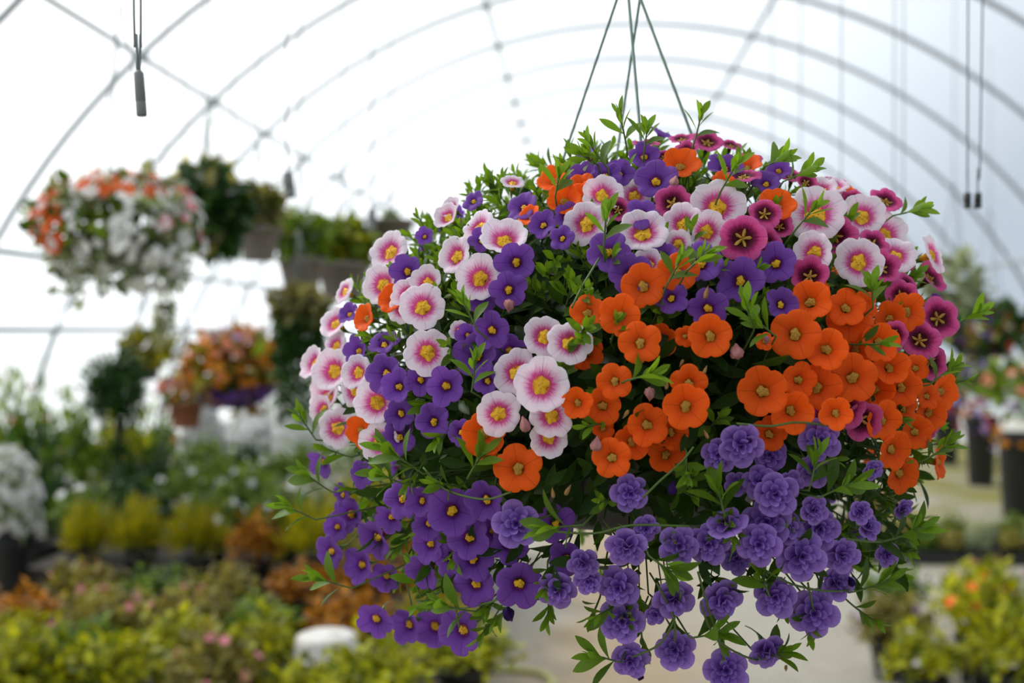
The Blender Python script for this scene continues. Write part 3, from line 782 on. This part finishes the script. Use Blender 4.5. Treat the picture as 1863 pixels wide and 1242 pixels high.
# ------------------------------------------------------------------ plants of the background
def crown_mats(n, shape, leafsize, tmpl, up=.3, shell=.5, squash=1.0):
    ms, ts = [], []
    for i in range(n):
        d = rdir()
        if shape == 'dome' and d.z < -.25: d.z = -d.z * .4
        k_ = random.uniform(shell, 1.0)
        bump = 1 + .12 * math.sin(5 * d.x + 3 * d.y) + .08 * math.sin(9 * d.y + 4 * d.z)
        p_ = Vector((d.x, d.y, d.z * squash)) * k_ * bump
        ld = d * .7 + rdir() * .8 + Vector((0, 0, up))
        ms.append(mat4(leaf_R(ld, d + Vector((0, 0, .6)) + rdir() * .3), leafsize * random.uniform(.7, 1.3), p_))
        ts.append(random.random() ** 1.2)
    return ms, ts
CR = {}
def crown(kind, shape='dome'):
    key = (kind, shape)
    if key not in CR:
        fine = kind == 'yellow'
        CR[key] = []
        for q in range(3):
            if fine: ms, ts = crown_mats(900, shape, .5, LEAF_THIN, .6, .15)
            else: ms, ts = crown_mats(520, shape, {'lime': .30, 'bronze': .32, 'olive': .30}.get(kind, .24), LEAF_LOW, .3, .35)
            tv, tf = LEAF_THIN if fine else LEAF_LOW
            me = scatter('foliage_' + kind, tv, tf, ms, ts); me.materials.append(LM[kind]); CR[key].append(me)
    return random.choice(CR[key])
BLS = {}
def bloom_mesh(col):
    if col not in BLS:
        me = mesh('blossom_' + col, *BLOOM, True, {'tint': [1.0] + [.5] * 15}); me.materials.append(BM[col]); BLS[col] = me
    return BLS[col]
def bloom_patch(name, col, n, rx, ry, rz, size, cond=None, lo=-.3):
    """many small blossoms joined, over an ellipsoid"""
    ms, ts = [], []
    k_ = 0
    while len(ms) < n and k_ < n * 30:
        k_ += 1
        d = rdir()
        if d.z < lo or (cond and not cond(d)): continue
        p_ = Vector((d.x * rx, d.y * ry, d.z * rz)) * random.uniform(.95, 1.1)
        ms.append(mat4(frame(d + rdir() * .4, random.random() * 6), size * random.uniform(.7, 1.2), p_)); ts.append(random.random())
    me = scatter(name, *BLOOM, ms, ts); me.materials.append(BM[col]); return me
POTS = {}
def pot_mesh(mat):
    if mat not in POTS:
        V, Fc = lathe([(.0, .0), (.70, .0), (.72, .02), (.94, .86), (1.04, .86), (1.06, 1.0), (.98, 1.0), (.94, .90), (.0, .88)], 20, False)
        me = mesh('pot', V, Fc); me.materials.append(M[mat]); POTS[mat] = me
    return POTS[mat]

def ordinal(i): return ['first', 'second', 'third', 'fourth', 'fifth', 'sixth', 'seventh', 'eighth', 'ninth', 'tenth', 'eleventh', 'twelfth'][i]
DESC = {'green': 'mid green leafy bedding plant', 'dark': 'dark green bushy plant', 'lime': 'lime green broad-leaved plant', 'yellow': 'fine yellow-green tufted ball plant',
        'bronze': 'orange-bronze leafy plant', 'olive': 'olive and cream leafy plant', 'silver': 'silvery grey-green plant', 'tan': 'pale buff-green plant'}
def potted(kind, X, Y, z, r, h, label, group=None, blooms=None, pot='black', name='potted_plant', ph=None, pr=None):
    o = empty(name, (X, Y, z)); tag(o, label, 'plant', group)
    ph = ph or h * .45; pr = pr or r * .55
    p_ = link('pot', pot_mesh(pot), o); p_.scale = (pr, pr, ph)
    c_ = link('foliage', crown(kind), o); tag(c_, kind='stuff')
    c_.location = (0, 0, ph + (h - ph) * .25); c_.scale = (r, r, (h - ph) * .78); c_.rotation_euler = (0, 0, random.uniform(0, 6))
    if blooms:
        col, nb, sz = blooms
        me = bloom_patch('blossoms', col, nb, r * 1.0, r * 1.0, (h - ph) * .8, sz)
        b_ = link('blossoms', me, o); tag(b_, kind='stuff'); b_.location = c_.location
    return o

# low benches on the left and what stands on them
def bench(name, x0, x1, y0, y1, z, label):
    o = empty(name, ((x0 + x1) / 2, (y0 + y1) / 2, 0)); tag(o, label, 'bench')
    nb = int((y1 - y0) / .155); hw = (x1 - x0) / 2; hl = (y1 - y0) / 2
    V, Fc = box(-hw, -.07, -.03, hw, .07, 0); sm = mesh('slat', V, Fc, False); sm.materials.append(M['wood'])
    for i in range(nb):
        s = link('slat', sm, o); s.location = (0, -hl + .075 + i * .155, z)
    V, Fc = box(-.04, -.04, 0, .04, .04, z - .03); lm = mesh('leg', V, Fc, False); lm.materials.append(M['wood'])
    for lx in (-hw + .08, hw - .08):
        for ly in (-hl + .1, 0, hl - .1):
            l_ = link('leg', lm, o); l_.location = (lx, ly, 0)
        V, Fc = box(-.025, -hl, z - .10, .025, hl, z - .03)
        b_ = link('bearer', mesh('bearer', V, Fc, False), o, M['wood']); b_.location = (lx, 0, 0)
    return o
BZ = .42
bench('plant_bench', -2.4, -.42, 3.2, 5.75, BZ, 'low slatted bench under the lime and bronze plants beside the path')
bench('plant_bench', -2.75, -.55, 5.95, 9.0, BZ, 'low slatted bench under the green plants in front of the left wall')
# rows: distance, first X, step, kinds, radius, height, row phrase
ROWS = [
 (3.45, -1.62, .27, 'lime lime olive lime~ lime', .15, .30, "in the front bench's first row"),
 (3.85, -1.85, .29, 'lime green lime lime - lime', .155, .265, "in the front bench's second row"),
 (4.30, -2.0, .30, 'bronze olive olive green bronze yellow', .16, .25, "in the front bench's third row"),
 (4.78, -1.95, .28, 'olive green olive bronze bronze bronze', .155, .27, "in the front bench's fourth row"),
 (5.40, -2.23, .255, 'yellow yellow yellow bronze yellow olive bronze', .125, .36, "in the front bench's rear row"),
 (6.2, -2.6, .37, 'green dark green green yellow olive', .19, .38, "in the rear bench's first row"),
 (6.8, -2.6, .37, 'dark green green silver lime green', .19, .40, "in the rear bench's second row"),
 (7.5, -2.6, .37, 'dark green green silver green green', .19, .42, "in the rear bench's third row"),
 (8.3, -2.6, .37, 'green dark green green silver green', .19, .42, "in the rear bench's last row"),
]
for Y, xs_, st, ks, r, h, phr in ROWS:
    cnt = {}
    for i, kd in enumerate(ks.replace('~', '').split()):
        cnt[kd] = cnt.get(kd, 0) + 1
    seen = {}
    for i, kd in enumerate(ks.split()):
        if kd == '-': continue
        hh = h * (.92 if kd[-1] == '~' else 1); kd = kd.strip('~')
        seen[kd] = seen.get(kd, 0)
        lab = DESC[kd] + ' ' + phr if cnt[kd] == 1 else '%s, %s from left %s' % (DESC[kd], ordinal(seen[kd]), phr)
        seen[kd] += 1
        bl = None
        if kd == 'olive': bl = ('pink', 7, .035)
        if kd == 'green' and Y > 6: bl = ('white', 9, .045)
        if kd == 'silver': bl = ('white', 26, .05)
        potted(kd, xs_ + i * st + random.uniform(-.04, .04), Y + random.uniform(-.06, .06), BZ, r * random.uniform(.92, 1.1), hh * random.uniform(.92, 1.1), lab, 'plants ' + phr, bl)
# white flowering row and the white mass at the very left
for i in range(4):
    p_ = at(368 + i * 84, 790, 9.5)
    potted('silver', p_.x, 9.5 + .1 * (i % 2), 0, .165, 1.0 + .08 * (i % 3), 'white flowering plant, %s from left in the white row behind the rear bench' % ordinal(i), 'white flowering row', ('white', 600, .075), ph=.5, pr=.13)
p_ = at(8, 905, 5.9)
potted('silver', p_.x, 5.9, 0, .17, 1.0, 'white flowering plant on a tall pot left of the tufted ball plants', None, ('white', 220, .055), ph=.6, pr=.12)
# taller plants against the left wall
for i, (x, y, Y, kd, r, h, lab, bl) in enumerate((
    (25, 690, 7.5, 'green', .27, 1.30, 'tall green shrub with red flowers before the left wall', ('red', 12, .05)),
    (60, 735, 6.75, 'dark', .24, 1.02, 'dark shrub in front of the red-flowered shrub', None),
    (120, 735, 8.3, 'green', .28, 1.12, 'broad green shrub with white flowers before the left wall', ('white', 12, .05)),
    (215, 800, 9.1, 'lime', .25, .95, 'lime shrub behind the dark topiary trunk', None),
    (285, 780, 10.3, 'green', .24, .95, 'green shrub with coral flowers behind the rear bench', ('coral', 10, .05)),
    )):
    p_ = at(x, y, Y)
    potted(kd, p_.x, Y, 0, r, h, lab, None, bl, 'black', 'garden_shrub', h * .40, r * .6)
# the dark standard tree
p_ = at(215, 705, 7.2)
o = empty('topiary_tree', (p_.x, 7.2, 0)); tag(o, 'dark round-headed standard tree on a thick green trunk before the left wall', 'tree')
q = link('pot', pot_mesh('black'), o); q.scale = (.15, .15, .28)
V, Fc = tube([(0, 0, .2), (.01, 0, .6), (-.01, .01, 1.15)], [.03, .025, .02], 8); link('trunk', mesh('trunk', V, Fc), o, M['bark'])
ms, ts = crown_mats(1500, 'ball', .24, None, .2, .35)
ms = [np.diag((.185, .185, .215, 1.0)) @ m_ for m_ in ms]
c_ = link('crown', scatter('crown', *LEAF_LOW, ms, ts), o, LM['dark']); tag(c_, kind='stuff'); c_.location = (0, 0, p_.z)
c_ = link('lower_foliage', crown('dark', 'ball'), o); tag(c_, kind='stuff'); c_.location = (0, 0, .72); c_.scale = (.10, .10, .36)
# the ribbed white bowl
p_ = at(595, 1166, 3.80)
V, Fc = [], []
n = 64
prof = [(.096, 0), (.104, 0), (.105, .012), (.099, .016), (.097, .060), (.090, .074), (.078, .080), (.0, .083)]
for r, z in prof:
    for i in range(n):
        a = 2 * PI * i / n; rr = r * (1 + (.022 * math.cos(16 * a) if .012 < z < .078 else 0)); V.append((rr * math.cos(a), rr * math.sin(a), z))
for j in range(len(prof) - 1):
    for i in range(n):
        k_ = (i + 1) % n; Fc.append((j * n + i, j * n + k_, (j + 1) * n + k_, (j + 1) * n + i))
o = link('white_tub', mesh('white_tub', V, Fc), None, M['white_glaze']); tag(o, 'white ribbed tub turned upside down among the lime plants on the front bench', 'tub')
o.location = (p_.x, p_.y, p_.z - .055)
q = empty('upturned_pot', (p_.x, p_.y, BZ)); tag(q, 'black pot that holds up the white ribbed tub', 'pot')
b_ = link('pot', pot_mesh('black'), q); b_.scale = (.08, .08, p_.z - .055 - BZ)

# hanging baskets -----------------------------------------------------
def hung(x, y, Y, rx, rz, kinds, label, pot=None, blooms=(), trail=0, trailkind=None, parts_blooms=(), name='hanging_basket', potdrop=0, hook=True, wide=1.0):
    """x, y: photo pixel of the flower ball's middle; rx, rz: its half sizes in pixels."""
    p_ = at(x, y, Y); r = rx * Y / F; h = rz * Y / F
    o = empty(name, p_); tag(o, label, 'hanging basket')
    for kd, n, sz in kinds:
        ms, ts = crown_mats(n, 'ball', sz, None, .2, .5)
        S4 = np.diag((r, r, h, 1.0))
        out = []
        for m_ in ms:
            a = m_.copy(); a[:3, 3] = a[:3, 3] * np.array((r, r, h)); a[:3, :3] = a[:3, :3] * 1.0; out.append(a)
        f_ = link('foliage', scatter('foliage', *LEAF_LOW, out, ts), o, LM[kd]); tag(f_, kind='stuff')
    if pot:
        mt, pr, ph, dz = pot
        q = link('pot', pot_mesh(mt), o); q.scale = (pr * Y / F, pr * Y / F, ph * Y / F); q.location = (0, 0, -(dz + ph) * Y / F)
    for col, n, sz, cond in blooms:
        b_ = link('blossoms', bloom_patch('blossoms', col, n, r, r, h, sz, cond, -1), o); tag(b_, kind='stuff')
    for col, n, sz, cond in parts_blooms:
        me = bloom_mesh(col); c = 0
        while c < n:
            d = rdir()
            if d.y > .25 or not cond(d): continue
            c += 1
            b_ = link(col + '_blossom', me, o)
            b_.matrix_local = Matrix.Translation(Vector((d.x * r, d.y * r, d.z * h)) * random.uniform(.96, 1.1) + Vector((0, 0, -.38 * h * max(0, d.x + .1) * max(0, .4 - d.z)))) @ frame(d + rdir() * .4, random.random() * 6).to_4x4() @ Matrix.Scale(sz * random.uniform(.75, 1.15), 4)
    if trail:
        ms, ts = [], []
        for i in range(trail):
            a = random.uniform(0, 2 * PI); ln = random.uniform(.3, 1.0) * wide
            for k_ in range(12):
                t = k_ / 12
                pp = Vector((math.cos(a) * r * .75, math.sin(a) * r * .75, -h * .3 - ln * t)) + rdir() * .015
                ms.append(mat4(leaf_R(rdir() + Vector((0, 0, -.5)), rdir()), .045 * random.uniform(.7, 1.2), pp)); ts.append(random.random())
        f_ = link('trailing_foliage', scatter('trailing', *LEAF_LOW, ms, ts), o, LM[trailkind]); tag(f_, kind='stuff')
    # hanger: three wires to a hook, one cord to the roof
    top = min(r * 2.2 + h, 1.1)
    for a in (0.5, 2.6, 4.7):
        V, Fc = tube([(math.cos(a) * r * .5, math.sin(a) * r * .5, h * .2), (0, 0, top)], .003, 5)
        link('hanger_wire', mesh('hanger_wire', V, Fc), o, M['cable'])
    V, Fc = tube([(0, 0, top - .01), (0, 0, roof_z(p_.x) - p_.z)], .0022, 5)
    link('cord', mesh('cord', V, Fc), o, M['cable'])
    return o
hung(220, 415, 3.75, 148, 98, (('green', 420, .06), ('silver', 260, .06)), 'hanging basket smothered in white flowers with orange ones on its crown and left side', ('taupe', 72, 62, 6),
     parts_blooms=(('white', 235, .036, lambda d: not (d.x < -.35 and d.z > -.5) or random.random() < .25), ('orange', 100, .050, lambda d: (d.x < -.4 and d.z > -.45) or (d.z > .55 and random.random() < .8)), ('pink', 8, .045, lambda d: d.x > .75 and d.z > 0)),
     trail=16, trailkind='silver', wide=.22)
hung(385, 385, 4.7, 62, 72, (('dark', 320, .09), ('tan', 60, .08)), 'dark green leafy hanging basket just right of the white and orange one', ('taupe', 34, 40, 20))
hung(375, 330, 5.4, 42, 28, (('tan', 160, .08), ('yellow', 60, .08)), 'pale yellow-green hanging basket peeping above the dark green one', ('taupe', 28, 30, 6))
hung(470, 380, 5.2, 42, 36, (('tan', 170, .08), ('green', 70, .08)), 'buff-green hanging plant in a taupe pot under the single-line dropper', ('taupe', 40, 62, 34))
hung(548, 432, 5.9, 50, 36, (('green', 220, .09), ('silver', 40, .08)), 'green hanging plant in a taupe pot right of the buff-green one', ('taupe', 44, 54, 38))
hung(625, 450, 6.4, 52, 34, (('lime', 120, .10), ('green', 140, .10)), 'bright green hanging plant in a taupe pot nearest the big flower ball', ('taupe', 50, 66, 28), blooms=(('red', 12, .05, lambda d: d.z < 0),))
hung(712, 400, 6.6, 20, 8, (('green', 40, .05),), 'lone high taupe pot with hardly any growth above the big ball’s left side', ('taupe', 44, 40, 0))
hung(545, 560, 5.6, 50, 32, (('tan', 220, .08),), 'buff hanging plant with a long green curtain of trailing stems', ('taupe', 36, 40, 0), trail=130, trailkind='dark', wide=.56)
hung(425, 670, 6.3, 86, 70, (('bronze', 260, .09), ('olive', 160, .09), ('green', 60, .09)), 'large hanging ball of amber and orange flowers over a purple fringe', ('taupe', 44, 46, 20),
     blooms=(('amber', 120, .05, lambda d: d.z > -.4), ('coral', 40, .05, lambda d: d.z > -.2), ('mauve', 24, .05, lambda d: d.z > .4), ('purple', 150, .06, lambda d: d.z < -.45)))
hung(338, 715, 7.0, 52, 30, (('green', 120, .07), ('bronze', 50, .07)), 'coral pink flowering basket in a terracotta pot below the amber ball', ('terracotta', 32, 48, 16), blooms=(('pink', 80, .06, lambda d: d.z > .1), ('coral', 30, .05, lambda d: d.z > -.2)))
hung(268, 636, 7.6, 44, 26, (('yellow', 120, .10), ('olive', 60, .09)), 'small yellow-green hanging plant in a dark pot above the topiary', ('taupe', 26, 42, 14))
hung(300, 560, 6.6, 18, 34, (('silver', 60, .05),), 'thin trailing silvery plant hanging under the white and orange basket', ('taupe', 16, 18, -10), trail=7, trailkind='silver', wide=.25)
# right side
hung(1735, 515, 7.4, 62, 46, (('silver', 300, .08),), 'silvery hanging plant right of the big flower ball', ('taupe', 30, 34, 14))
hung(1800, 600, 9.8, 80, 42, (('dark', 240, .12), ('olive', 60, .12)), 'dark hanging basket with amber and purple flowers by the right wall', ('black', 40, 40, 8),
     blooms=(('amber', 30, .07, lambda d: d.z > -.2), ('purple', 30, .07, lambda d: d.x < 0), ('red', 14, .07, lambda d: d.x < .2)))
def planter(x, Y, top_y, rpx, ks, blooms, label):
    p_ = at(x, 700, Y)
    o = empty('flower_planter', (p_.x, Y, 0)); tag(o, label, 'planter')
    q = link('pot', pot_mesh('black'), o); q.scale = (.17, .17, .72)
    r = rpx * Y / F; zt = at(x, top_y, Y).z; h = (zt - .66) / 1.6
    for kd, n in ks:
        ms, ts = crown_mats(n, 'dome', .13, None, .3, .5)
        out = []
        for m_ in ms:
            a = m_.copy(); a[:3, 3] = a[:3, 3] * np.array((r, r, h)); out.append(a)
        f_ = link('foliage', scatter('foliage', *LEAF_LOW, out, ts), o, LM[kd]); tag(f_, kind='stuff'); f_.location = (0, 0, zt - h)
    for col, n, cond in blooms:
        b_ = link('blossoms', bloom_patch('blossoms', col, n, r, r, h, .09, cond, -.8), o); tag(b_, kind='stuff'); b_.location = (0, 0, zt - h)
planter(1785, 13.0, 628, 60, (('green', 160), ('olive', 50)), (('purple', 24, lambda d: d.x < .3), ('red', 22, lambda d: d.x < 0), ('coral', 16, lambda d: d.z < .3)), 'purple and red flowers in a tall black pot by the right base wall')
planter(1852, 10.8, 622, 60, (('green', 170),), (('coral', 30, lambda d: d.z > .2), ('mauve', 18, lambda d: d.z < .3), ('amber', 12, lambda d: d.z < .2)), 'coral and mauve flowers in a tall black pot at the right edge')
planter(1722, 15.0, 650, 42, (('dark', 120), ('green', 60)), (('red', 30, lambda d: True), ('amber', 24, lambda d: d.z > 0)), 'red and amber flowers in a tall black pot farthest along the right base wall')

# plants at the right front, on the floor
RX = [('green', 1.62, 6.5, .19, .40, ('white', 14, .04)), ('lime', 2.05, 6.4, .19, .42, ('pink', 8, .05)), ('olive', 1.42, 5.75, .18, .40, ('mauve', 14, .04)), ('lime', 1.80, 5.7, .19, .50, ('orange', 12, .05)),
      ('green', 2.2, 5.75, .19, .48, ('mauve', 12, .045)), ('lime', 1.42, 5.2, .18, .36, ('white', 10, .04)), ('lime', 1.76, 5.1, .19, .46, None), ('lime', 2.12, 5.2, .18, .42, ('orange', 6, .05)), ('silver', 2.45, 6.5, .19, .40, ('pink', 10, .05))]
RL = ['green plant with tiny white flowers at the back of the right front group', 'lime plant with pink flowers at the back of the right front group', 'olive plant with mauve flowers next to the path on the right',
      'tall lime plant with orange flowers in the right front group', 'green plant with mauve flowers at the right edge of the front group', 'low lime plant with white flowers nearest the path on the right',
      'plain lime plant without flowers in the nearest right row', 'lime plant with a few orange flowers in the nearest right row', 'silvery plant with pink flowers behind the right front group']
for (kd, X, Y, r, h, bl), lab in zip(RX, RL): potted(kd, X, Y, 0, r, h, lab, 'plants at the right of the path', bl)
# black seedling trays
V, Fc = [], []
for a in ((-.27, -.14, 0, .27, .14, .012), (-.27, -.14, .012, -.258, .14, .09), (.258, -.14, .012, .27, .14, .09), (-.258, -.14, .012, .258, -.128, .09), (-.258, .128, .012, .258, .14, .09)): box(*a, V, Fc)
tray_me = mesh('tray', V, Fc, False); tray_me.materials.append(M['black'])
for i in range(5):
    for j in range(2):
        X = 1.95 + i * .60; Y = 8.7 + j * .5
        o = empty('seedling_tray', (X, Y, 0)); tag(o, 'black seedling tray, %s from the path in the %s tray row' % (ordinal(i), ('nearer', 'farther')[j]), 'tray', 'seedling trays on the floor')
        link('tray', tray_me, o)
        for k_ in range(3):
            c_ = link('seedlings', crown(('silver', 'green', 'olive')[(i + k_ + j) % 3]), o); tag(c_, kind='stuff')
            c_.location = (-.17 + k_ * .17, 0, .12); c_.scale = (.10, .12, .10 + .05 * ((i + k_) % 2)); c_.rotation_euler = (0, 0, random.uniform(0, 6))
p_ = at(1590, 935, 9.9)
potted('olive', p_.x, 9.9, 0, .20, .34, 'peach flowering plant in a terracotta pot behind the seedling trays', None, ('coral', 40, .06), 'terracotta')
# hose on the path
hp = [at(x, y, Y) for x, y, Y in ((860, 1260, 5.45), (880, 1238, 5.68), (930, 1230, 5.74), (985, 1236, 5.69), (1005, 1256, 5.5), (960, 1275, 5.35))]
hp = [Vector((q.x, q.y, .016)) for q in hp]
V, Fc = tube(spline(hp, 6), .014, 8)
o = link('garden_hose', mesh('garden_hose', V, Fc), None, M['hose']); tag(o, 'yellow-green garden hose curled on the concrete path', 'hose')
